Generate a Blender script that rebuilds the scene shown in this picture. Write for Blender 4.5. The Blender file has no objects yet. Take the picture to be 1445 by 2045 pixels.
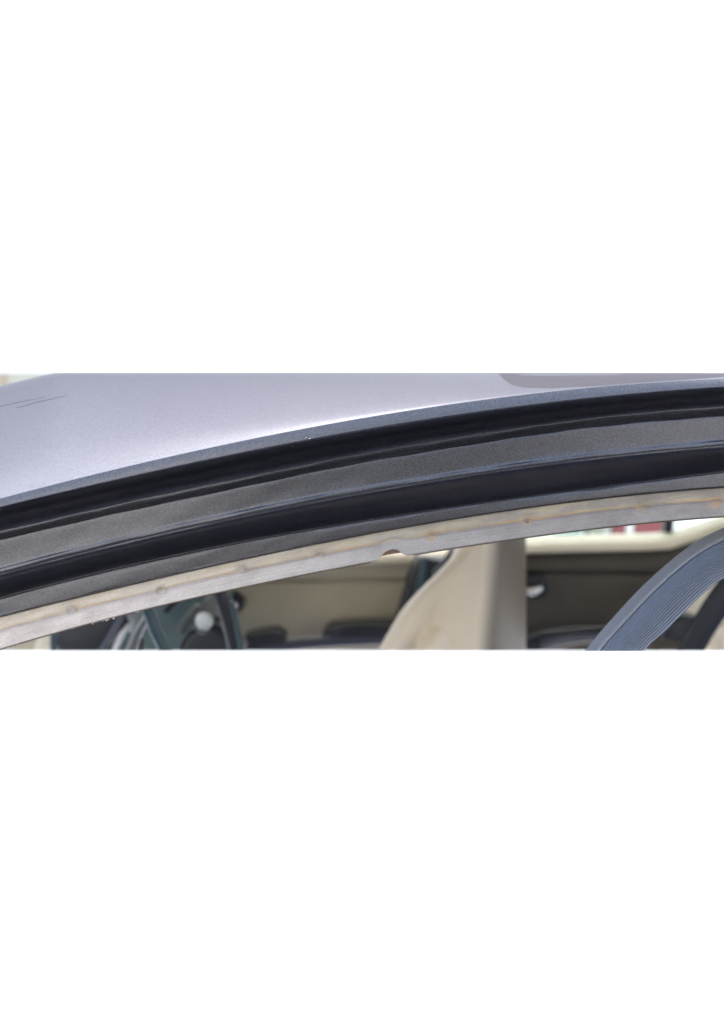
import bpy, bmesh, math, random
import numpy as np
from mathutils import Vector, Matrix
from mathutils.bvhtree import BVHTree
random.seed(7)
R = math.radians
S = bpy.context.scene
C = S.collection

# ---------------------------------------------------------------- camera
CAM = Vector((0.0, 0.0, 1.45)); PITCH = R(-5.0); HF = R(40.0)
FPX = 722.5/math.tan(HF/2)
cd = bpy.data.cameras.new('camera'); cam = bpy.data.objects.new('camera', cd); C.objects.link(cam)
cam.location = CAM; cam.rotation_euler = (R(90)+PITCH, 0, 0)
cd.sensor_fit = 'HORIZONTAL'; cd.sensor_width = 36; cd.angle = HF
cd.clip_start = 0.02; cd.clip_end = 500
cd.dof.use_dof = True; cd.dof.focus_distance = 0.655; cd.dof.aperture_fstop = 7.5
S.camera = cam

# ---------------------------------------------------------------- sky, sun, exposure
SUN_EL, SUN_AZ = R(64), R(12)          # azimuth measured clockwise from +Y
w = bpy.data.worlds.new('World'); S.world = w; w.use_nodes = True
nt = w.node_tree; bg = nt.nodes['Background']
sky = nt.nodes.new('ShaderNodeTexSky'); sky.sky_type = 'NISHITA'; sky.sun_disc = False
sky.sun_elevation = SUN_EL; sky.sun_rotation = SUN_AZ; sky.dust_density = 3.0; sky.air_density = 1.0
hs = nt.nodes.new('ShaderNodeHueSaturation'); hs.inputs['Saturation'].default_value = .68   # thin overcast
nt.links.new(sky.outputs[0], hs.inputs['Color']); nt.links.new(hs.outputs[0], bg.inputs[0]); bg.inputs[1].default_value = 0.13
sd = bpy.data.lights.new('sun', 'SUN'); sd.energy = 1.5; sd.angle = R(125); sd.color = (1, .95, .88)
so = bpy.data.objects.new('sun', sd); C.objects.link(so)
sv = Vector((math.sin(SUN_AZ)*math.cos(SUN_EL), math.cos(SUN_AZ)*math.cos(SUN_EL), math.sin(SUN_EL)))
so.rotation_euler = sv.to_track_quat('Z', 'Y').to_euler()
S.view_settings.view_transform = 'Standard'; S.view_settings.look = 'None'
S.view_settings.exposure = 2.45; S.view_settings.gamma = 1.0; S.view_settings.use_curve_mapping = False

# ---------------------------------------------------------------- helpers
def ray(px, py):
    u = (px-722.5)/FPX; v = -(py-1022.5)/FPX
    F = Vector((0, math.cos(PITCH), math.sin(PITCH))); U = Vector((0, -math.sin(PITCH), math.cos(PITCH)))
    return F + Vector((u, 0, 0)) + U*v
def at(px, py, Y):
    r = ray(px, py); return CAM + r*(Y/r.y)
# the car is modelled down to one sloping section plane that runs along x, below the window
CUT_N = ray(0, 1300.0).cross(ray(1445, 1300.0)).normalized()
if CUT_N.z > 0: CUT_N = -CUT_N          # points down: everything on that side is left out

def link(name, bm, mat, parent=None, smooth=True, cut=False, auto=None):
    if cut:
        g = bm.verts[:]+bm.edges[:]+bm.faces[:]
        r = bmesh.ops.bisect_plane(bm, geom=g, plane_co=CAM, plane_no=CUT_N, clear_outer=True, clear_inner=False, dist=1e-6)
        es = [e for e in r['geom_cut'] if isinstance(e, bmesh.types.BMEdge) and e.is_valid]
        if es:
            try: bmesh.ops.holes_fill(bm, edges=es, sides=0)
            except Exception: pass
    bmesh.ops.recalc_face_normals(bm, faces=bm.faces)
    for f in bm.faces: f.smooth = smooth
    me = bpy.data.meshes.new(name); bm.to_mesh(me); bm.free()
    if auto:
        me.set_sharp_from_angle(angle=R(auto))
    o = bpy.data.objects.new(name, me); C.objects.link(o)
    me.materials.append(mat)
    if parent: o.parent = parent; o.matrix_parent_inverse = parent.matrix_world.inverted()
    return o
def tag(o, **k):
    for a, b in k.items(): o[a] = b
    return o
def spline(pts, n):
    """Catmull-Rom through pts (tuples), n samples per span"""
    P = [np.array(p, float) for p in pts]
    P = [2*P[0]-P[1]] + P + [2*P[-1]-P[-2]]
    out = []
    for i in range(1, len(P)-2):
        a, b, c, d = P[i-1:i+3]
        for k in range(n):
            t = k/n
            out.append(.5*((2*b)+(-a+c)*t+(2*a-5*b+4*c-d)*t*t+(-a+3*b-3*c+d)*t**3))
    out.append(P[-2]); return out
def grid(bm, pts, closed=False):
    vs = [[bm.verts.new(p) for p in row] for row in pts]
    for i in range(len(vs)-1):
        m = len(vs[i])
        for j in range(m if closed else m-1):
            bm.faces.new((vs[i][j], vs[i][(j+1) % m], vs[i+1][(j+1) % m], vs[i+1][j]))
    return vs
def slab(name, pts, Y, th, mat, parent, bev=.004, n=1, cut=True, bow=0, Y1=None):
    """outline given in photo pixels, standing at distance Y (Y1 at its right end), th metres deep"""
    if n > 1: pts = [tuple(p) for p in spline(pts+[pts[0]], n)][:-1]
    xs = [p[0] for p in pts]; x0, x1 = min(xs), max(xs)
    bm = bmesh.new()
    def yy(p): return Y if Y1 is None else Y+(Y1-Y)*(p[0]-x0)/(x1-x0)
    a = [bm.verts.new(at(p[0], p[1], yy(p))) for p in pts]
    b = [bm.verts.new(at(p[0], p[1], yy(p))+Vector((0, th, 0))) for p in pts]
    f1 = bm.faces.new(a); f2 = bm.faces.new(b[::-1])
    for i in range(len(a)):
        j = (i+1) % len(a); bm.faces.new((a[j], a[i], b[i], b[j]))
    if bev:
        bmesh.ops.bevel(bm, geom=f1.edges[:], offset=bev, segments=4, profile=.5, affect='EDGES')
    bmesh.ops.triangulate(bm, faces=[f for f in bm.faces if len(f.verts) > 4])
    return link(name, bm, mat, parent, cut=cut, auto=50)
def tube(name, pts, mat, parent, cut=True, n=8, seg=20, flat=1.0, tag3=None):
    """pts: (px, py, Y, radius in px) along the path; flat squashes it in depth"""
    bm = bmesh.new(); Q = spline(pts, n); cen = [at(q[0], q[1], q[2]) for q in Q]; rows = []
    for i, q in enumerate(Q):
        d = (cen[min(i+1, len(cen)-1)]-cen[max(i-1, 0)]).normalized()
        side = d.cross(Vector((0, 1, 0))).normalized(); dep = side.cross(d).normalized()
        r = q[3]*q[2]/FPX
        rows.append([cen[i]+side*r*math.cos(2*math.pi*k/seg)+dep*r*flat*math.sin(2*math.pi*k/seg) for k in range(seg)])
    vs = grid(bm, rows, closed=True)
    bm.faces.new(vs[0][::-1]); bm.faces.new(vs[-1])
    return link(name, bm, mat, parent, cut=cut, auto=60)

# ---------------------------------------------------------------- materials
def mat(name, col, rough=.5, metal=0, coat=0, coat_r=.05, spec=.5, **k):
    m = bpy.data.materials.new(name); m.use_nodes = True; b = m.node_tree.nodes['Principled BSDF']
    b.inputs['Base Color'].default_value = (*col, 1); b.inputs['Roughness'].default_value = rough
    b.inputs['Metallic'].default_value = metal; b.inputs['Coat Weight'].default_value = coat
    b.inputs['Coat Roughness'].default_value = coat_r; b.inputs['Specular IOR Level'].default_value = spec
    return m
def N(m, t, **k):
    n = m.node_tree.nodes.new(t)
    for a, b in k.items():
        if a in n.inputs and not hasattr(n, a): n.inputs[a].default_value = b
        else: setattr(n, a, b)
    return n
def L(m, a, b): m.node_tree.links.new(a, b)
def bs(m): return m.node_tree.nodes['Principled BSDF']
def coords(m, scale=(1, 1, 1), rot=(0, 0, 0)):
    t = N(m, 'ShaderNodeTexCoord'); mp = N(m, 'ShaderNodeMapping')
    mp.inputs['Scale'].default_value = scale; mp.inputs['Rotation'].default_value = rot
    L(m, t.outputs['Object'], mp.inputs['Vector']); return mp.outputs[0]
def noise(m, vec, scale, detail=4, rough=.5):
    n = N(m, 'ShaderNodeTexNoise'); n.inputs['Scale'].default_value = scale
    n.inputs['Detail'].default_value = detail; n.inputs['Roughness'].default_value = rough
    L(m, vec, n.inputs['Vector']); return n.outputs[0]
def ramp(m, fac, stops):
    r = N(m, 'ShaderNodeValToRGB'); e = r.color_ramp.elements
    while len(e) < len(stops): e.new(.5)
    for k, (p, c) in enumerate(stops):
        e[k].position = p; e[k].color = (*c, 1) if len(c) == 3 else c
    L(m, fac, r.inputs[0]); return r.outputs[0]
def mix(m, fac, a, b, mode='MIX'):
    x = N(m, 'ShaderNodeMix', data_type='RGBA', blend_type=mode)
    for s, v in ((0, fac), (6, a), (7, b)):
        if isinstance(v, (float, int)): x.inputs[s].default_value = v
        elif isinstance(v, tuple): x.inputs[s].default_value = (*v, 1)
        else: L(m, v, x.inputs[s])
    return x.outputs[2]
def bump(m, h, strength, dist, norm=None):
    b = N(m, 'ShaderNodeBump'); b.inputs['Strength'].default_value = strength; b.inputs['Distance'].default_value = dist
    L(m, h, b.inputs['Height']); 
    if norm: L(m, norm, b.inputs['Normal'])
    return b.outputs[0]
def g(v): return tuple(((c/255+.055)/1.055)**2.4 if c > 10 else c/255/12.92 for c in v)

def paint_mat(name, base, rough, coat):
    m = mat(name, base, rough, .9, coat, .16)
    bs(m).inputs['Specular Tint'].default_value = (.45, .45, .52, 1)
    v = coords(m)
    vo = N(m, 'ShaderNodeTexVoronoi', feature='F1'); vo.inputs['Scale'].default_value = 1500; L(m, v, vo.inputs['Vector'])
    fl = ramp(m, vo.outputs['Color'], [(.15, (.84,)*3), (.85, (1.18,)*3)])
    nz = noise(m, v, 900, 2)
    fl2 = ramp(m, nz, [(.3, (.90,)*3), (.7, (1.10,)*3)])
    c = mix(m, 1.0, fl, base, 'MULTIPLY'); c = mix(m, 1.0, c, fl2, 'MULTIPLY')
    L(m, c, bs(m).inputs['Base Color'])
    L(m, bump(m, noise(m, v, 1100, 2), .12, .0003), bs(m).inputs['Normal'])
    L(m, bump(m, noise(m, v, 60, 2), .08, .0004), bs(m).inputs['Coat Normal'])
    return m
PAINT = paint_mat('grey_metallic_paint', (.098, .101, .115), .34, .30)

def flange_mat():
    m = mat('worn_primer', (.5, .5, .5), .48, .2)
    tc = N(m, 'ShaderNodeAttribute', attribute_name='along')   # x along, y down the flange, z closeness to a weld
    sx = N(m, 'ShaderNodeSeparateXYZ'); L(m, tc.outputs['Vector'], sx.inputs[0]); U_, V_, W_ = sx.outputs
    def mp(a, b, r=0):
        q = N(m, 'ShaderNodeMapping'); q.inputs['Scale'].default_value = (a, b, 0); q.inputs['Rotation'].default_value = (0, 0, r)
        L(m, tc.outputs['Vector'], q.inputs['Vector']); return q.outputs[0]
    def mul(a, b): return mix(m, 1.0, a, b, 'MULTIPLY')
    grain = noise(m, coords(m), 900, 4, .7)
    lines = noise(m, mp(4, 34), 1.0, 4, .6)
    blot = noise(m, mp(22, 2.2), 1.0, 4, .55)
    base = ramp(m, U_, [(0, (.72, .66, .61)), (.30, (.63, .59, .55)), (.55, (.41, .395, .375)), (.85, (.31, .295, .285)), (1, (.34, .32, .30))])  # left paler than right: light gradient put into the worn primer's colour
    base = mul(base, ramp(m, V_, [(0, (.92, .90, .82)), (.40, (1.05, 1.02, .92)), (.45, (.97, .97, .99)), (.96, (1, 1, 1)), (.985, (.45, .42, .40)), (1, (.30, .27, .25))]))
    base = mul(base, ramp(m, grain, [(.3, (.86,)*3), (.7, (1.12,)*3)]))
    base = mul(base, ramp(m, lines, [(.32, (.86, .85, .84)), (.55, (1.05,)*3)]))
    base = mul(base, ramp(m, blot, [(.35, (.86, .85, .85)), (.6, (1.04,)*3)]))
    # rust line that follows the crease, thicker towards the rear
    jag = N(m, 'ShaderNodeMath', operation='MULTIPLY_ADD'); L(m, noise(m, mp(14, 0), 1.0, 4, .7), jag.inputs[0]); jag.inputs[1].default_value = .22; L(m, V_, jag.inputs[2])
    line = ramp(m, jag.outputs[0], [(.44, (0,)*3), (.50, (1,)*3), (.53, (.9,)*3), (.57, (0,)*3)])
    amt = mul(line, ramp(m, noise(m, mp(9, 0), 1.3, 3, .6), [(.38, (.05,)*3), (.58, (.85,)*3)]))
    amt = mul(amt, ramp(m, U_, [(0, (.55,)*3), (.5, (.8,)*3), (.75, (1,)*3)])); c = mix(m, amt, base, (.58, .37, .17))
    # faint ochre wash in the upper strip
    up = mul(ramp(m, V_, [(0, (0,)*3), (.08, (1,)*3), (.38, (1,)*3), (.46, (0,)*3)]), ramp(m, noise(m, mp(11, 3), 1.0, 4, .6), [(.45, (0,)*3), (.65, (.55,)*3)]))
    c = mix(m, up, c, (.60, .50, .33))
    # stains round the spot welds
    st = mul(ramp(m, W_, [(.15, (0,)*3), (.75, (1,)*3)]), ramp(m, noise(m, mp(90, 4.2), 1.0, 3, .6), [(.36, (0,)*3), (.56, (.72,)*3)]))
    c = mix(m, st, c, ramp(m, U_, [(0, (.36, .32, .28)), (.45, (.36, .28, .19)), (.7, (.50, .33, .17))]))
    # short dark scratches
    c = mix(m, ramp(m, noise(m, mp(30, 46, .08), 1.0, 2, .5), [(.27, (.6,)*3), (.31, (0,)*3)]), c, (.17, .16, .16))
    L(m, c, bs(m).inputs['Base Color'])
    L(m, bump(m, grain, .3, .0005, bump(m, lines, .3, .0005)), bs(m).inputs['Normal'])
    return m
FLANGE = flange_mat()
WELD = mat('weld_metal', (.42, .40, .37), .38, .5)
_v = coords(WELD); L(WELD, ramp(WELD, noise(WELD, _v, 320, 4, .6), [(.35, (.62, .61, .59)), (.55, (.52, .49, .46)), (.72, (.50, .38, .26))]), bs(WELD).inputs['Base Color'])
BROWN = mat('brown_primer', (.20, .12, .085), .7)
SEAL = mat('dried_sealant', (.55, .52, .45), .7)

def leather(name, col, rough=.5):
    m = mat(name, col, rough)
    v = coords(m)
    L(m, mix(m, 1.0, ramp(m, noise(m, v, 9, 4), [(.3, (.9,)*3), (.7, (1.08,)*3)]), col, 'MULTIPLY'), bs(m).inputs['Base Color'])
    L(m, bump(m, noise(m, v, 420, 3), .25, .0006), bs(m).inputs['Normal'])
    return m
BEIGE = leather('beige_leather', (.80, .715, .57), .48)
TRIM = leather('beige_door_trim', (.54, .49, .37), .5)
SHADETRIM = leather('shaded_door_trim', (.078, .068, .055), .5)  # rear door's shade put into a darker copy of the trim
SILLM = leather('cream_sill_trim', (.82, .76, .62), .42)
DARK = leather('dark_plastic', (.007, .011, .022), .38)
DARKSAT = leather('dark_satin_plastic', (.045, .055, .085), .32)
TEAL = leather('teal_lit_plastic', (.018, .055, .075), .3)  # teal light through the tinted windscreen, put into the plastic's colour
PALETEAL = leather('teal_lit_dashboard', (.06, .105, .115), .35)  # windscreen's teal light put into the dashboard colour as well
GREYPL = leather('warm_grey_plastic', (.15, .165, .175), .4)
TAUPE = leather('taupe_vinyl', (.09, .070, .046), .5)
CHROME = mat('chrome', (.85, .86, .86), .12, 1.0)
HEAD = leather('headliner_fabric', (.50, .46, .38), .9)

# ================================================================ the setting
def plane(name, x0, x1, y0, y1, z, m):
    bm = bmesh.new(); bm.faces.new([bm.verts.new(p) for p in ((x0, y0, z), (x1, y0, z), (x1, y1, z), (x0, y1, z))])
    o = link(name, bm, m, smooth=False); o['kind'] = 'structure'; return o
ASPH = mat('asphalt', (.05, .05, .052), .85); _v = coords(ASPH)
L(ASPH, ramp(ASPH, noise(ASPH, _v, 90, 6, .7), [(.3, (.020, .024, .036)), (.7, (.044, .050, .070))]), bs(ASPH).inputs['Base Color'])
CONC = mat('pale_concrete', (.84, .83, .81), .8); _v = coords(CONC)
L(CONC, ramp(CONC, noise(CONC, _v, 3, 6, .6), [(.3, (.78, .77, .75)), (.7, (.86, .85, .83))]), bs(CONC).inputs['Base Color'])
plane('asphalt_road', -60, 60, -60, 60, 0, ASPH)
plane('concrete_pavement', -14, 14, 1.9, 5.2, .004, CONC)
WALLM = mat('white_plaster', (.86, .855, .84), .8); _v = coords(WALLM)
L(WALLM, ramp(WALLM, noise(WALLM, _v, 5, 5), [(.3, (.83, .825, .81)), (.7, (.88, .875, .865))]), bs(WALLM).inputs['Base Color'])
def box(bm, lo, hi):
    v = [bm.verts.new((x, y, z)) for x in (lo[0], hi[0]) for y in (lo[1], hi[1]) for z in (lo[2], hi[2])]
    for f in ((0, 1, 3, 2), (4, 6, 7, 5), (0, 4, 5, 1), (2, 3, 7, 6), (0, 2, 6, 4), (1, 5, 7, 3)): bm.faces.new([v[i] for i in f])
bm = bmesh.new(); box(bm, (-14, 5.2, 0), (14, 5.4, 6.5))
tag(link('plaster_wall', bm, WALLM, smooth=False), label='bright white plaster wall standing behind the car', category='wall')
# unseen blocks added behind the camera only for their reflections in the paint
def block(name, x0, x1, y0, y1, h, m_, label, cat):
    bm = bmesh.new(); box(bm, (x0, y0, 0), (x1, y1, h)); bmesh.ops.bevel(bm, geom=bm.edges[:], offset=.05, segments=2, affect='EDGES')
    return tag(link(name, bm, m_, smooth=False), label=label, category=cat)
block('pale_reflector', -30, -1.2, -9, -7, 5.5, mat('pale_reflector_mat', (.86, .82, .72), .8), 'pale block added out of view, only to be mirrored in the car', 'pale_reflector')
block('dark_reflector', -1.0, 1.2, -5.5, -4.5, 3.2, mat('dark_reflector_mat', (.10, .095, .07), .9), 'dark block added out of view to darken reflections in the car', 'dark_reflector')
block('grey_reflector', 1.6, 26, -9, -7, 4.2, mat('grey_reflector_mat', (.64, .61, .55), .8), 'grey block added out of view for the reflections at the right', 'grey_reflector')
# cream wall box seen past the roof at the top left
cb = bpy.data.objects.new('wall_box', None); C.objects.link(cb); cb.location = at(40, 800, 5.0)
bpy.context.view_layer.update()
tag(cb, label='pale cream box on the white wall, past the roof at top left', category='wall box')
CREAM = mat('cream_enamel', (.36, .355, .30), .6)
p0 = at(-60, 990, 5.1); p1 = at(122, 744.5, 5.1)
bm = bmesh.new(); box(bm, (p0.x, 5.05, p0.z), (p1.x, 5.2, p1.z)); bmesh.ops.bevel(bm, geom=bm.edges[:], offset=.004, segments=2, affect='EDGES')
link('casing', bm, CREAM, cb, smooth=False)
q = at(15, 760, 5.1)
bm = bmesh.new(); box(bm, (q.x-.008, 5.035, p0.z), (q.x+.008, 5.05, p1.z-.01)); link('seam_strip', bm, mat('tan_enamel', (.32, .24, .15), .5), cb, smooth=False)
# red and white board on the wall, seen through the far rear window
sb = bpy.data.objects.new('red_board', None); C.objects.link(sb); sb.location = at(1280, 1050, 5.0)
bpy.context.view_layer.update()
tag(sb, label='red board with a white upright stripe seen through the far rear window', category='board')
for (xa, xb, nm, m_) in ((1228, 1250, 'red_panel', None), (1250.5, 1264.5, 'white_stripe', 1), (1265, 1332, 'red_panel', None)):
    a_, b_ = at(xa, 1085, 5.1), at(xb, 1020, 5.1)
    bm = bmesh.new(); box(bm, (a_.x, 5.1, a_.z), (b_.x, 5.2, b_.z))
    link(nm, bm, mat('white_enamel', (.7, .68, .66), .5) if m_ else mat('red_enamel', (.22, .055, .06), .5), sb, smooth=False)
for nm, xa, xb, ya, yb, col in (('green_board', 1110, 1160, 1100, 1040, (.26, .36, .31)), ('grey_board', 1176, 1206, 1100, 1040, (.28, .27, .22))):
    a_, b_ = at(xa, ya, 5.1), at(xb, yb, 5.1)
    bm = bmesh.new(); box(bm, (a_.x, 5.1, a_.z), (b_.x, 5.2, b_.z))
    o = link(nm, bm, mat(nm, col, .6), None, smooth=False)
    tag(o, category='board', label='small grey green board on the wall, left of the red board' if nm[0:5] == 'green' else 'small olive grey board directly left of the red board')

# ================================================================ the car
car = bpy.data.objects.new('car', None); C.objects.link(car)
car.location = (0, 1.3, 0); bpy.context.view_layer.update()
tag(car, label='grey metallic car with its doorway seal stripped off, seen close at the roof rail', category='car')

def pf(pts, deg=3):
    x = np.array([p[0] for p in pts], float); y = np.array([p[1] for p in pts], float)
    c = np.polyfit((x-722)/722, y, deg)
    def f(t):
        s = (t-722)/722
        if abs(s) <= 1.02: return float(np.polyval(c, s))
        e = 1.02*(1 if s > 0 else -1); d = np.polyval(np.polyder(c), e)
        return float(np.polyval(c, e)+d*(s-e))
    return f
lA = pf([(0, 994), (173, 956), (346, 908), (480, 878), (653, 849), (826, 820), (980, 797), (1118, 779), (1291, 765), (1445, 757)])
lB = pf([(0, 1017), (173, 977), (346, 944), (480, 908), (653, 879), (826, 846), (980, 828), (1118, 809), (1291, 789), (1445, 777)])
lC = pf([(0, 1064), (173, 1031), (346, 988), (480, 956), (653, 925), (826, 897), (960, 868), (1118, 850), (1291, 828), (1445, 816)])
lD = pf([(0, 1080), (173, 1047), (346, 1005), (480, 974), (720, 930), (980, 886), (1200, 857), (1445, 834)])
lE = pf([(0, 1136), (173, 1098), (346, 1056), (480, 1017), (653, 988), (826, 963), (960, 941), (1118, 918), (1291, 894), (1445, 884)])
lF = pf([(0, 1152), (173, 1114), (346, 1076), (480, 1032), (653, 1003), (826, 977), (960, 952), (1118, 934), (1291, 911), (1445, 898)])
lG = pf([(0, 1193), (173, 1148), (346, 1112), (480, 1076), (653, 1051), (826, 1027), (960, 1003), (1118, 981), (1291, 960), (1445, 941)])
lH = pf([(0, 1231), (173, 1193), (346, 1148), (500, 1106), (653, 1083), (826, 1060), (945, 1029), (1118, 1001), (1291, 985), (1445, 975)])
_I = [(0, 1297), (173, 1245), (346, 1207), (415, 1187), (500, 1167), (653, 1140), (740, 1120), (820, 1109), (912, 1095), (980, 1084), (1118, 1065), (1291, 1043), (1445, 1032)]
lI0 = pf(_I, 4)
notch = [(738, 0), (746, .5), (754, 3), (761, 8), (767, 13.5), (775, 16.5), (784, 17), (793, 14.5), (800, 9.5), (806, 4), (813, 1), (822, 0)]
def lI(x):
    y = lI0(x)
    if 738 < x < 822: y -= float(np.interp(x, [a for a, b in notch], [b for a, b in notch]))*1.08
    if 395 < x < 440: y -= 0
    return y
def ytop(x): 
    s = (108-x)*.245
    return 744.3 + (math.log1p(math.exp(s/1.2))*1.2 if s < 60 else s)
XS = np.arange(-420, 2400, 12.0)

# roof panel: rises from its rolled edge to the crest, then falls away on the far side
YA = .620
rows = []
for x in XS:
    a, t_ = lA(x), ytop(x)
    if t_ > a-3: t_ = a-3
    row = []
    K = 34; EXT = .035+max(0, a-t_)*.000315*2.1
    for k in range(K+1):
        t = k/K; Y = YA+EXT*(t**1.1); q_ = 1-(1-t)**1.22
        row.append(at(x, a+(t_-a)*q_, Y))
    for k in range(1, 15):
        t = k/14; row.append(at(x, t_+75*t*t, YA+EXT+(1.35-EXT)*t))
    rows.append(row)
bm = bmesh.new(); grid(bm, rows)
roof = link('roof_panel', bm, PAINT, car)
roof['label'] = 'smooth grey roof panel'

# side rail: rolled edge, upper channel, flat ledge, lower channel, down to the flange
rows = []
for x in XS:
    A, B, Cc, D, E, F, G, H = (f(x) for f in (lA, lB, lC, lD, lE, lF, lG, lH))
    keys = [(A, YA), (A+.3*(B-A), YA-.0009), (A+.6*(B-A), YA-.0016), (A+.82*(B-A), YA-.0016), (B, YA+.0020), (B+.3*(Cc-B), YA+.022), (B+.6*(Cc-B), YA+.0305), (Cc-.16*(Cc-B), YA+.0340),
            (Cc, YA+.0340), (Cc+.6*(D-Cc), YA+.0323), (D, YA+.0315), (.5*(D+E), YA+.0310), (E-7, YA+.0305), (E, YA+.0298), (E+.4*(F-E), YA+.0300), (F, YA+.0325),
            (F+.5*(G-F), YA+.052), (G-2, YA+.0645), (G+.12*(H-G), YA+.0643), (G+.35*(H-G), YA+.0639), (G+.85*(H-G), YA+.0636), (H-3, YA+.0640), (H-1, YA+.0675), (H+3, YA+.071)]
    # slight waviness of pressed and sealed sheet metal
    keys = [(a, b+.00010*math.sin(x*.013+k*1.7)+.00006*math.sin(x*.047+k*2.9) if k > 3 else b) for k, (a, b) in enumerate(keys)]
    rows.append([at(x, p[0], p[1]) for p in spline(keys, 6)])
bm = bmesh.new(); grid(bm, rows)
rail = link('roof_rail', bm, PAINT, car, cut=True)
rail['label'] = 'grey door-opening rail with two long dark channels'

# worn flange under the rail
YF = YA+.0695
XF = np.arange(-420, 2400, 3.0)
WELDS = ((143, 1219, .0023), (322, 1180, .0025), (483, 1137, .0024), (636, 1108, .0026), (860, 1071, .0026), (1052, 1040, .0025), (1277, 1017, .0026), (1428, 1006, .0025))
def near_weld(x, y): return max([math.exp(-(((x-a)/13)**2+((y-b)/11)**2)) for a, b, _ in WELDS if abs(x-a) < 60] or [0])
def flange_row(x, dy=0, y_off=0.0, v0=0, v1=1, n=22):
    H, I = lH(x)-1.5, lI(x)+dy
    out = []
    for k in range(n+1):
        v = v0+(v1-v0)*k/n
        d = -.0012*v + (.0011/(1+math.exp(-(v-.44)*40)))
        wn = near_weld(x, H+(I-H)*v); out.append((x, H+(I-H)*v, YF+d+y_off+.0010*wn, (H+(I-H)*v-H)/(lI0(x)-H), wn))
    return out
bm = bmesh.new(); rows = []; uvs = []
th = .0013
for x in XF:
    fr = flange_row(x); row = [at(a, b, c_) for a, b, c_, v, _ in fr]
    row += [row[-1]+Vector((0, .0004, -.0003)), row[-1]+Vector((0, th, 0)), row[0]+Vector((0, th, 0))]
    rows.append(row); uvs.append([(x/1445*1.0, min(v, 1), wn) for *_, v, wn in fr]+[(x/1445, 1, 0)]*3)
lay = bm.verts.layers.float_vector.new('along')
vs = grid(bm, rows)
for r_, u_ in zip(vs, uvs):
    for v_, t_ in zip(r_, u_): v_[lay] = Vector(t_)
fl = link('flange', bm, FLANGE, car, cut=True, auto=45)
fl['label'] = 'bare worn metal flange with yellowed streaks and a small notch'
bv = BVHTree.FromObject(fl, bpy.context.evaluated_depsgraph_get())
# second, brown inner sheet welded behind it; it shows in the notch
sm_ = lambda x: max(0, 1-((x-782)/44)**4) if 738 < x < 826 else 0
bm = bmesh.new(); rows = []
for x in np.arange(-420, 2400, 6.0):
    H, I = lH(x), lI0(x)+1.8-10.5*sm_(x)
    rows.append([at(x, H, YF+.0022), at(x, I, YF+.0022), at(x, I, YF+.0045), at(x, H, YF+.0045)])
grid(bm, rows, closed=True)
link('inner_flange', bm, BROWN, car, cut=True, auto=40)
# spot welds
def weld_bm(x, y, r):
    bm = bmesh.new(); c0 = at(x, y, YF-.0004)
    loc, nn, *_ = bv.ray_cast(CAM, (c0-CAM).normalized())
    if loc is None: loc, nn = c0, Vector((0, -1, 0))
    if nn.y > 0: nn = -nn
    u = Vector((1, 0, .16)); u = (u-nn*u.dot(nn)).normalized(); v = nn.cross(u)
    prof = [(0, -.00000), (.45, .00003), (.70, .00006), (.84, .00020), (.93, .00015), (1.0, -.0001)]
    rr = []
    for k in range(28):
        a = 2*math.pi*k/28; j = 1+.07*math.sin(2*a+x)+.04*math.sin(5*a+y)
        rr.append([loc+nn*(h+.00008)+(u*math.cos(a)*1.05+v*math.sin(a))*r*j*max(q, .001) for q, h in prof])
    lay = bm.verts.layers.float_vector.new('along')
    rr.append(rr[0]); grid(bm, rr); bmesh.ops.remove_doubles(bm, verts=bm.verts, dist=1e-6)
    for v_ in bm.verts: v_[lay] = Vector((x/1445+v_.co.x-loc.x, .62+(v_.co.z-loc.z)*40, .7))
    return bm
for x, y, r in WELDS:
    link('spot_weld', weld_bm(x, y, r), FLANGE, fl)
# crumbs of old sealant hanging from the edge
cr = bmesh.new()
for x in list(np.random.RandomState(3).uniform(183, 232, 16))+list(np.random.RandomState(5).uniform(8, 40, 9))+[142, 146, 276, 272]:
    p = at(x, lI(x)+random.uniform(-.5, 2.5), YF+random.uniform(0, .002)); r = random.uniform(.0003, .0008)
    mtx = Matrix.Translation(p) @ Matrix.Diagonal((1.2, 1, random.uniform(.7, 1.6), 1))
    bmesh.ops.create_icosphere(cr, subdivisions=1, radius=r, matrix=mtx)
tag(link('sealant_crumbs', cr, SEAL, fl, cut=True), kind='stuff')
# two hairline scratches in the roof and two chips on the rolled edge
bvr = BVHTree.FromObject(roof, bpy.context.evaluated_depsgraph_get()); bvl = BVHTree.FromObject(rail, bpy.context.evaluated_depsgraph_get())
SCR = mat('scratch', (.07, .07, .08), .9, spec=.1)
def on_roof(x, y, b=bvr):
    d = ray(x, y).normalized(); loc, n_, *_ = b.ray_cast(CAM, d)
    return (loc-d*.0003) if loc else None
def scratch(pts, wpx):
    bm = bmesh.new(); rr = []
    Q = spline(pts, 8)
    for i, q in enumerate(Q):
        tt = i/(len(Q)-1); ww = wpx*(.35+.65*math.sin(math.pi*min(1, .1+.85*tt)))
        a, b = on_roof(q[0], q[1]-ww/2), on_roof(q[0], q[1]+ww/2)
        if a and b: rr.append([a, b])
    grid(bm, rr); return bm
link('scratch', scratch([(-60, 824), (0, 812), (30, 805), (60, 799), (92, 793)], 1.3), SCR, roof)
link('scratch', scratch([(32, 815), (55, 809), (70, 804), (98, 798), (135, 789)], 1.7), SCR, roof)
REFL = paint_mat('dark_reflection_paint', (.062, .062, .066), .45, 0)  # dark reflection on the roof, put in as a patch of darker paint
bm = bmesh.new(); rr = []
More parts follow.
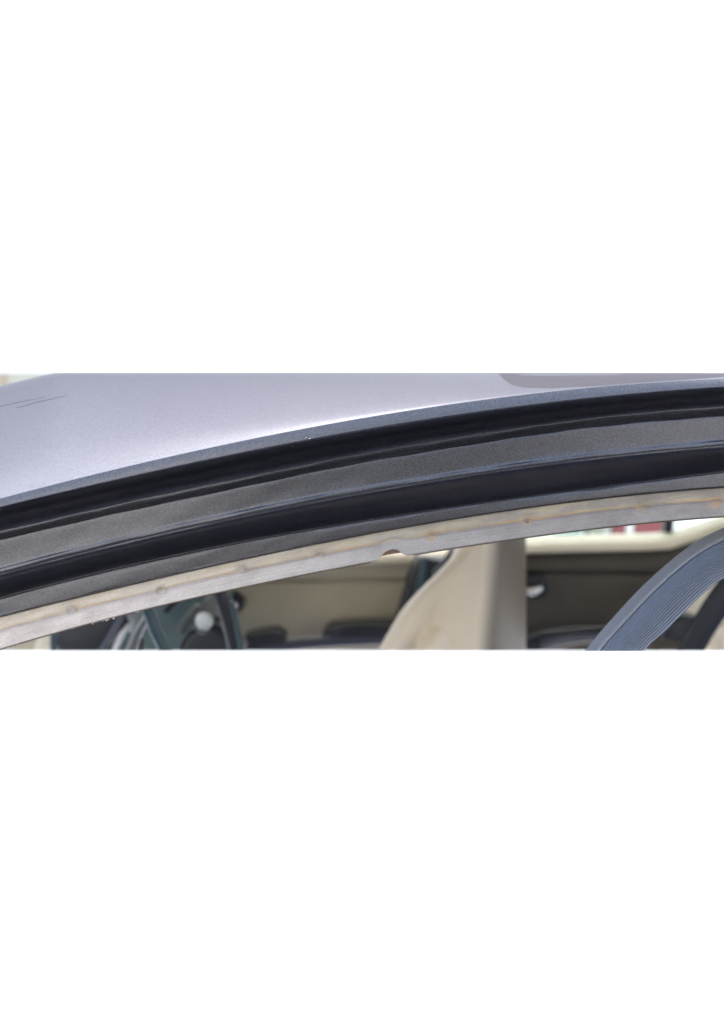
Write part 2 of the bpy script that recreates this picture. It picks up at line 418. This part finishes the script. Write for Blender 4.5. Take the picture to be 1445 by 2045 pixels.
for x in np.arange(994, 1880, 6.0):
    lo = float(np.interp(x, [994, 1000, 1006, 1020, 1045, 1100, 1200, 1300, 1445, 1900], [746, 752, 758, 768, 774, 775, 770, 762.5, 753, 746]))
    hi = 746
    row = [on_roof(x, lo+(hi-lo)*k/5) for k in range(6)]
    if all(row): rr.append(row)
grid(bm, rr); link('reflection_patch', bm, REFL, roof)
bm = bmesh.new()
for x, y, r in ((618, 876, .0004), (583, 891, .00028), (611, 874, .00022)):
    p = on_roof(x, y, bvl)
    if p: bmesh.ops.create_icosphere(bm, subdivisions=1, radius=r, matrix=Matrix.Translation(p) @ Matrix.Diagonal((1.3, .4, .8, 1)))
tag(link('paint_chips', bm, mat('chip', (.7, .7, .68), .6), rail), kind='stuff')

# headliner under the roof
bm = bmesh.new(); rows = []
for x in np.arange(-420, 2400, 60.0):
    rows.append([at(x, lH(x)-30 - 60*math.sin(math.pi*k/10)*0, .72+.1*k)+Vector((0, 0, .0)) for k in range(2)])
bm.free()
bm = bmesh.new(); rows = []
for x in np.arange(-420, 2400, 60.0):
    rr = []
    for k in range(12):
        t = k/11; Y = .70+1.28*t
        z0 = at(x, lH(x)-12, .70).z; zt = at(x, ytop(x)+95, .95).z
        z = z0+(zt-z0)*min(1, t*5) if t < .2 else zt+.01*math.sin(math.pi*t)
        rr.append(Vector((at(x, 1000, .70).x*(1+t*.6), Y, min(z, at(x, ytop(x)+110, Y).z))))
    rows.append(rr)
grid(bm, rows); link('headliner', bm, HEAD, car)

# ---------------------------------------------------------------- interior, far side
def door_panel(name, xa, xb, Y, m, top, groove, ybot=1330):
    """trim panel extruded along the car: rounded sill, recessed groove, then the flat face"""
    rows = []
    for x in np.linspace(xa, xb, 30):
        t0, g0 = top(x), groove(x)
        prof = [(t0+6, Y+.07), (t0+1, Y+.05), (t0, Y+.03), (t0+3, Y+.012), (t0+12, Y+.0), (g0-5, Y-.004), (g0-1, Y-.002), (g0, Y+.008), (g0+3, Y+.008), (g0+5, Y-.002),
                (g0+30, Y-.006), (ybot, Y-.008), (ybot, Y+.07)]
        rows.append([at(x, a, b) for a, b in prof])
    bm = bmesh.new(); grid(bm, rows, closed=True); return link(name, bm, m, car, cut=True, auto=70)
YD = 1.90
tf = lambda x: 1094-(x-700)*.02; gf = lambda x: 1158+(700-x)*.015
d1 = door_panel('front_door_panel', -700, 838, YD, TRIM, tf, gf)
tr = lambda x: 1071-(x-1050)*.024-max(0, x-1330)*.30; gr = lambda x: 1143+(x-1100)*.004-max(0, x-1350)*.2
d2 = door_panel('rear_door_panel', 905, 2300, YD, SHADETRIM, lambda x: tr(x)+30, gr)
def sill(name, xa, xb, top, h, par, dY=0):
    rows = []
    for x in np.linspace(xa, xb, 30):
        t0 = top(x)
        pr = [(t0+4, YD+.09), (t0, YD+.06), (t0+2, YD+.02), (t0+h*.45, YD-.012), (t0+h*.85, YD-.022), (t0+h, YD-.018), (t0+h+1, YD+.02), (t0+h, YD+.09)]
        rows.append([at(x, a, b+dY) for a, b in spline(pr, 3)])
    bm = bmesh.new(); grid(bm, rows, closed=True); return link(name, bm, SILLM, par, auto=60)
sill('window_sill', -700, 905, lambda x: tf(x)-2, 36, d1)
sill('window_sill', 905, 2300, tr, 34, d2)
# far door handles: dark cup with a bright lever
def handle(cx, cy, s, par):
    e = [(cx+s*30*math.cos(a), cy+s*26*math.sin(a)) for a in np.linspace(0, 2*math.pi, 18, endpoint=False)]
    h = slab('door_handle', e, YD-.03, .03, DARK, par, bev=.006)
    tube('lever', [(cx-s*20, cy+s*8, YD-.036, 7*s), (cx-s*5, cy+s*9, YD-.040, 9*s), (cx+s*12, cy+s*2, YD-.036, 6*s)], CHROME, h)
    tube('lever_pivot', [(cx+s*10, cy-s*10, YD-.036, 5*s), (cx+s*13, cy-s*8, YD-.036, 5*s)], DARKSAT, h)
handle(1068, 1172, 1.0, d2)
handle(462, 1205, .85, d1)
# armrests
ar = tube('armrest', [(476, 1300, 1.80, 14), (560, 1289, 1.80, 13), (660, 1281, 1.80, 12), (790, 1276, 1.80, 11), (900, 1275, 1.8, 11)], DARKSAT, d1)
slab('window_switch_pod', [(640, 1276), (652, 1256), (690, 1250), (740, 1248), (790, 1250), (830, 1254), (830, 1276), (740, 1272)], 1.80, .06, DARK, d1, n=3, bev=.006)
slab('grab_handle', [(478, 1300), (484, 1276), (500, 1270), (540, 1263), (556, 1264), (570, 1276), (560, 1282), (520, 1290)], 1.78, .06, DARK, d1, n=3, bev=.006)
ar2 = tube('armrest', [(1040, 1296, 1.80, 24), (1100, 1276, 1.80, 20), (1180, 1266, 1.80, 17), (1300, 1262, 1.80, 16), (1420, 1252, 1.80, 20)], DARK, d2)
tube('armrest_trim', [(1080, 1286, 1.765, 7), (1140, 1273, 1.77, 6), (1200, 1268, 1.77, 5)], DARKSAT, ar2)
# pillar between the far doors
pl = slab('pillar_trim', [(836, 1110), (842, 1122), (905, 1122), (1000, 1122), (1000, 1320), (770, 1320), (800, 1220), (818, 1160)], 1.80, .12, DARK, car, bev=.006)
tube('pillar_highlight', [(848, 1112, 1.79, 8), (842, 1160, 1.79, 9), (832, 1210, 1.79, 9)], TEAL, pl)  # highlight down the pillar, put in as a paler strip
tube('belt_guide', [(918, 1060, 1.70, 10), (908, 1096, 1.70, 10), (890, 1124, 1.70, 9), (868, 1150, 1.72, 8)], DARK, pl)
# far rear window divider and glass
slab('window_divider', [(1334, 960), (1352, 960), (1344, 1064), (1326, 1064)], YD+.02, .02, DARK, d2, bev=.003)
GLASS = mat('green_tinted_glass', (.80, .90, .86), .02); bs(GLASS).inputs['Transmission Weight'].default_value = 1; bs(GLASS).inputs['IOR'].default_value = 1.02
bm = bmesh.new(); a_ = at(910, 1095, YD+.05); b_ = at(1900, 870, YD+.05); box(bm, (a_.x, YD+.05, a_.z), (b_.x, YD+.054, b_.z)); link('window_glass', bm, GLASS, d2, smooth=False)

# ---------------------------------------------------------------- front seat
xl_p = [(1340, 738), (1297, 755), (1267, 772), (1224, 797), (1205, 812), (1177, 838), (1147, 869), (1120, 895), (1100, 909), (1075, 920), (1040, 930), (1000, 945)]
def xl(y): return float(np.interp(-y, [-a for a, b in xl_p], [b for a, b in xl_p]))
ys = np.linspace(1335, 1003, 90); xl_s = np.array([xl(y) for y in ys])
for _ in range(6): xl_s[1:-1] = (xl_s[:-2]+2*xl_s[1:-1]+xl_s[2:])/4
def sm(a, b, t): t = min(1, max(0, (t-a)/(b-a))); return t*t*(3-2*t)
rows = []; vr = []
for y, x0 in zip(ys, xl_s):
    xr = 1050+.0*(y-1100); ridge = 978-max(0, y-1090)*.09
    row = []
    front = []
    for k in range(71):
        t = k/70; x = x0+(xr-x0)*t; wv = x-x0
        h = .060*(1-max(0, 1-wv/34)**2)**.5
        # crease between the edge roll and the side panel
        vc = float(np.interp(y, [1160, 1192, 1252, 1297, 1340], [50, 57, 77, 68, 66])); dep = .013*sm(1165, 1262, y)
        h -= dep*math.exp(-((wv-vc)/20)**2)
        # small padded pocket
        e = ((x-862)/36)**2+((y-1315)/66)**2
        if e < 1: h += .012*(1-e)**.7
        # turn away towards the back of the seat
        if x > ridge-14: h -= .15*(1-math.sqrt(max(0, 1-((x-ridge+14)/(xr-ridge+15))**2)))+.02*(x-ridge+14)/(xr-ridge+14)
        # recess below the headrest
        h -= .006*sm(920, 950, x)*sm(1000, 975, x)*sm(1160, 1135, y+ (975-x)*.5)if False else 0
        front.append(at(x, y, 1.27-h))
    back = [at(x0+(xr-x0)*t, y, 1.27)+Vector((-.012*(t-.5), .20+.06*math.sin(math.pi*t), -.05)) for t in (1.0, .8, .6, .4, .2, .0)]
    rows.append(front+back)
    i0 = int(70*min(1, (ridge+12-x0)/(xr-x0)))
    vr.append([p-Vector((-.0006, .0015, 0)) for p in (front+back[:2])][-(73-i0 if False else 22):] if False else (x0, xr, ridge, front, back))
bm = bmesh.new(); lay = bm.verts.layers.float.new('side'); vs = grid(bm, rows, closed=True); bm.faces.new(vs[0]); bm.faces.new(vs[-1][::-1])
for rv, (x0, xr, ridge, _, _) in zip(vs, vr):      # beige runs into a darker taupe past the ridge
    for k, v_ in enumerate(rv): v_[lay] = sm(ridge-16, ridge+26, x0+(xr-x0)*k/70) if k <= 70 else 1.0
SEATM = leather('beige_seat_leather', (.80, .715, .57), .48)
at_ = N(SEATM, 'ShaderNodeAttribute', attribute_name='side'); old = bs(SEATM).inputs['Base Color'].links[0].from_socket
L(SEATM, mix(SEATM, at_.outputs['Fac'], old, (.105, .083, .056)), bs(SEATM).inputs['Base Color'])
seat = link('front_seat', bm, SEATM, car, cut=True, auto=80); seat['label'] = 'beige leather front seat backrest'

# ---------------------------------------------------------------- near seat belt
eL = [(1120, 1370), (1170, 1297), (1222, 1235), (1291, 1162), (1374, 1092), (1445, 1053), (1540, 1016), (1650, 985), (1800, 930), (1950, 880)]
eR = [(1236, 1370), (1288, 1297), (1326, 1262), (1374, 1214), (1410, 1180), (1445, 1155), (1540, 1110), (1650, 1075), (1800, 1030), (1950, 990)]
QL, QR = spline(eL, 24), spline(eR, 24)
rows = []; M_ = 230
for a, b in zip(QL, QR):
    row = []; rb = []
    for k in range(M_+1):
        t = k/M_; x = a[0]+(b[0]-a[0])*t; y = a[1]+(b[1]-a[1])*t
        rib = .0010*math.sin(2*math.pi*t**.8*22)*(0.35+.65*sm(.25, .9, t)) if t > .24 else 0
        fold = .0020*math.exp(-((t-.215)/.022)**2) - .0026*math.exp(-((t-.245)/.014)**2)
        curve = .012*(2*t-1)**2 + .010*max(0, .2-t)*5
        ybase = .715+.015*t+curve
        row.append(at(x, y, ybase-rib-fold))
        if k % 10 == 0: rb.append(at(x, y, ybase+.0016))
    rows.append(row+rb[::-1])
bm = bmesh.new(); vs = grid(bm, rows, closed=True)
BELT = mat('blue_grey_webbing', (.13, .165, .235), .55); bs(BELT).inputs['Sheen Weight'].default_value = .4
_v = coords(BELT, rot=(0, R(42), 0)); wv = N(BELT, 'ShaderNodeTexWave', wave_type='BANDS', bands_direction='X'); wv.inputs['Scale'].default_value = 260; wv.inputs['Distortion'].default_value = 1.0; L(BELT, _v, wv.inputs['Vector'])
L(BELT, mix(BELT, 1.0, ramp(BELT, wv.outputs[0], [(0, (.72,)*3), (1, (1.2,)*3)]), (.13, .165, .235), 'MULTIPLY'), bs(BELT).inputs['Base Color'])
L(BELT, bump(BELT, noise(BELT, _v, 1500, 2), .4, .0004), bs(BELT).inputs['Normal'])
belt = link('seat_belt', bm, BELT, car, cut=True, auto=60); belt['label'] = 'ribbed blue grey seat belt hanging by the near pillar'

THREAD = mat('pale_thread', (.62, .66, .62), .6)
pts = []
for a, b in list(zip(QL, QR))[::12]:
    t = .222; x = a[0]+(b[0]-a[0])*t; y = a[1]+(b[1]-a[1])*t
    pts.append((x, y, .715+.015*t+.012*(2*t-1)**2-.0016, .55))
tube('edge_thread', pts, THREAD, belt, n=4, seg=8)
# rear seat and the dark strap in front of it
rs = slab('rear_seat', [(1436, 1330), (1425, 1300), (1440, 1262), (1452, 1235), (1520, 1190), (1700, 1150), (1800, 1330)], 1.45, .30, BEIGE, car, n=3, bev=.02)
rs['label'] = 'beige rear seat at the right edge'
tube('rear_belt', [(1350, 1350, 1.30, 26), (1375, 1305, 1.30, 26), (1405, 1250, 1.30, 27), (1445, 1190, 1.30, 28), (1500, 1120, 1.30, 28), (1580, 1040, 1.30, 28)], DARK, rs, flat=.25)
slab('rear_armrest', [(1330, 1262), (1345, 1240), (1362, 1231), (1390, 1233), (1420, 1248), (1420, 1290), (1380, 1286), (1352, 1276), (1320, 1275)], 1.5, .06, DARK, rs, n=3, bev=.006)
slab('seat_base', [(1296, 1330), (1306, 1276), (1340, 1268), (1364, 1280), (1374, 1330)], 1.62, .1, SHADETRIM, rs, n=2, bev=.01)

# ---------------------------------------------------------------- dashboard side
ds = slab('dashboard', [(118, 1330), (122, 1215), (250, 1175), (420, 1150), (440, 1170), (432, 1240), (452, 1330)], 1.62, .20, PALETEAL, car, n=1, bev=.02)
ds['label'] = 'pale teal lit dashboard with dark hood'
slab('instrument_hood', [(112, 1330), (116, 1235), (150, 1200), (215, 1180), (262, 1200), (244, 1236), (205, 1330)], 1.30, .12, DARK, ds, n=2, bev=.01)
tube('hood_edge', [(190, 1320, 1.28, 6), (215, 1280, 1.28, 6), (245, 1225, 1.28, 5)], DARKSAT, ds)
slab('side_vent', [(98, 1330), (99, 1235), (124, 1225), (126, 1330)], 1.35, .05, TEAL, ds, bev=.004)
slab('console_shroud', [(352, 1330), (360, 1283), (378, 1262), (405, 1252), (440, 1250), (462, 1300), (470, 1330)], 1.36, .12, DARK, ds, n=2, bev=.01)
slab('console_top', [(372, 1270), (392, 1225), (412, 1192), (432, 1190), (440, 1230), (446, 1262), (405, 1268)], 1.42, .10, GREYPL, ds, n=2, bev=.015)
bm = bmesh.new(); bmesh.ops.create_uvsphere(bm, u_segments=32, v_segments=20, radius=17.5*1.31/FPX, matrix=Matrix.Translation(at(407, 1240, 1.31)) @ Matrix.Diagonal((1, .3, 1.08, 1)))
kn = link('gear_knob', bm, mat('silver_knob', (.62, .68, .68), .28, .4), ds); kn['label'] = 'round silver knob'
KM = kn.data.materials[0]; _v = coords(KM); L(KM, bump(KM, noise(KM, _v, 160, 3, .7), .9, .003), bs(KM).inputs['Normal'])
tube('knob_collar', [(398, 1262, 1.315, 10), (404, 1252, 1.318, 13), (407, 1240, 1.322, 19), (409, 1226, 1.325, 16)], TEAL, ds)
tube('mirror_arm', [(428, 1150, 1.25, 14), (442, 1190, 1.25, 14), (456, 1240, 1.25, 14), (468, 1290, 1.25, 14), (474, 1335, 1.25, 14)], DARK, ds)
tube('arm_highlight', [(462, 1200, 1.235, 5), (472, 1245, 1.235, 5), (482, 1300, 1.235, 6), (486, 1330, 1.235, 6)], TEAL, ds)  # bluish highlight along the arm, modelled as its own paler tube
sw = bpy.data.objects.new('steering_wheel', None); C.objects.link(sw); sw.location = at(300, 1300, 1.2); sw.parent = car; bpy.context.view_layer.update(); sw.matrix_parent_inverse = car.matrix_world.inverted()
bpy.context.view_layer.update()
tube('rim', [(262, 1130, 1.12, 12), (284, 1190, 1.12, 12), (298, 1225, 1.12, 12), (312, 1262, 1.12, 12), (330, 1300, 1.12, 12), (350, 1345, 1.12, 12)], TEAL, sw)
tube('spoke', [(250, 1345, 1.17, 12), (262, 1300, 1.17, 10), (276, 1262, 1.16, 9), (296, 1228, 1.14, 8)], GREYPL, sw)
tube('control_stalk', [(228, 1335, 1.2, 9), (243, 1295, 1.2, 8), (258, 1262, 1.2, 6)], PALETEAL, sw)
tube('dash_ridge', [(330, 1222, 1.40, 5), (342, 1208, 1.40, 6), (356, 1194, 1.40, 6)], DARK, ds)
tube('glass_edge', [(360, 1262, 1.40, 9), (374, 1236, 1.40, 8), (396, 1208, 1.40, 6)], GREYPL, ds)
tube('column_cover', [(272, 1335, 1.25, 10), (280, 1300, 1.25, 9), (284, 1272, 1.25, 6)], DARK, sw)
# bright windscreen pillar trim at the far left
slab('windscreen_trim', [(62, 1330), (70, 1285), (78, 1262), (100, 1250), (110, 1330)], 1.7, .05, SILLM, car, n=2, bev=.008)
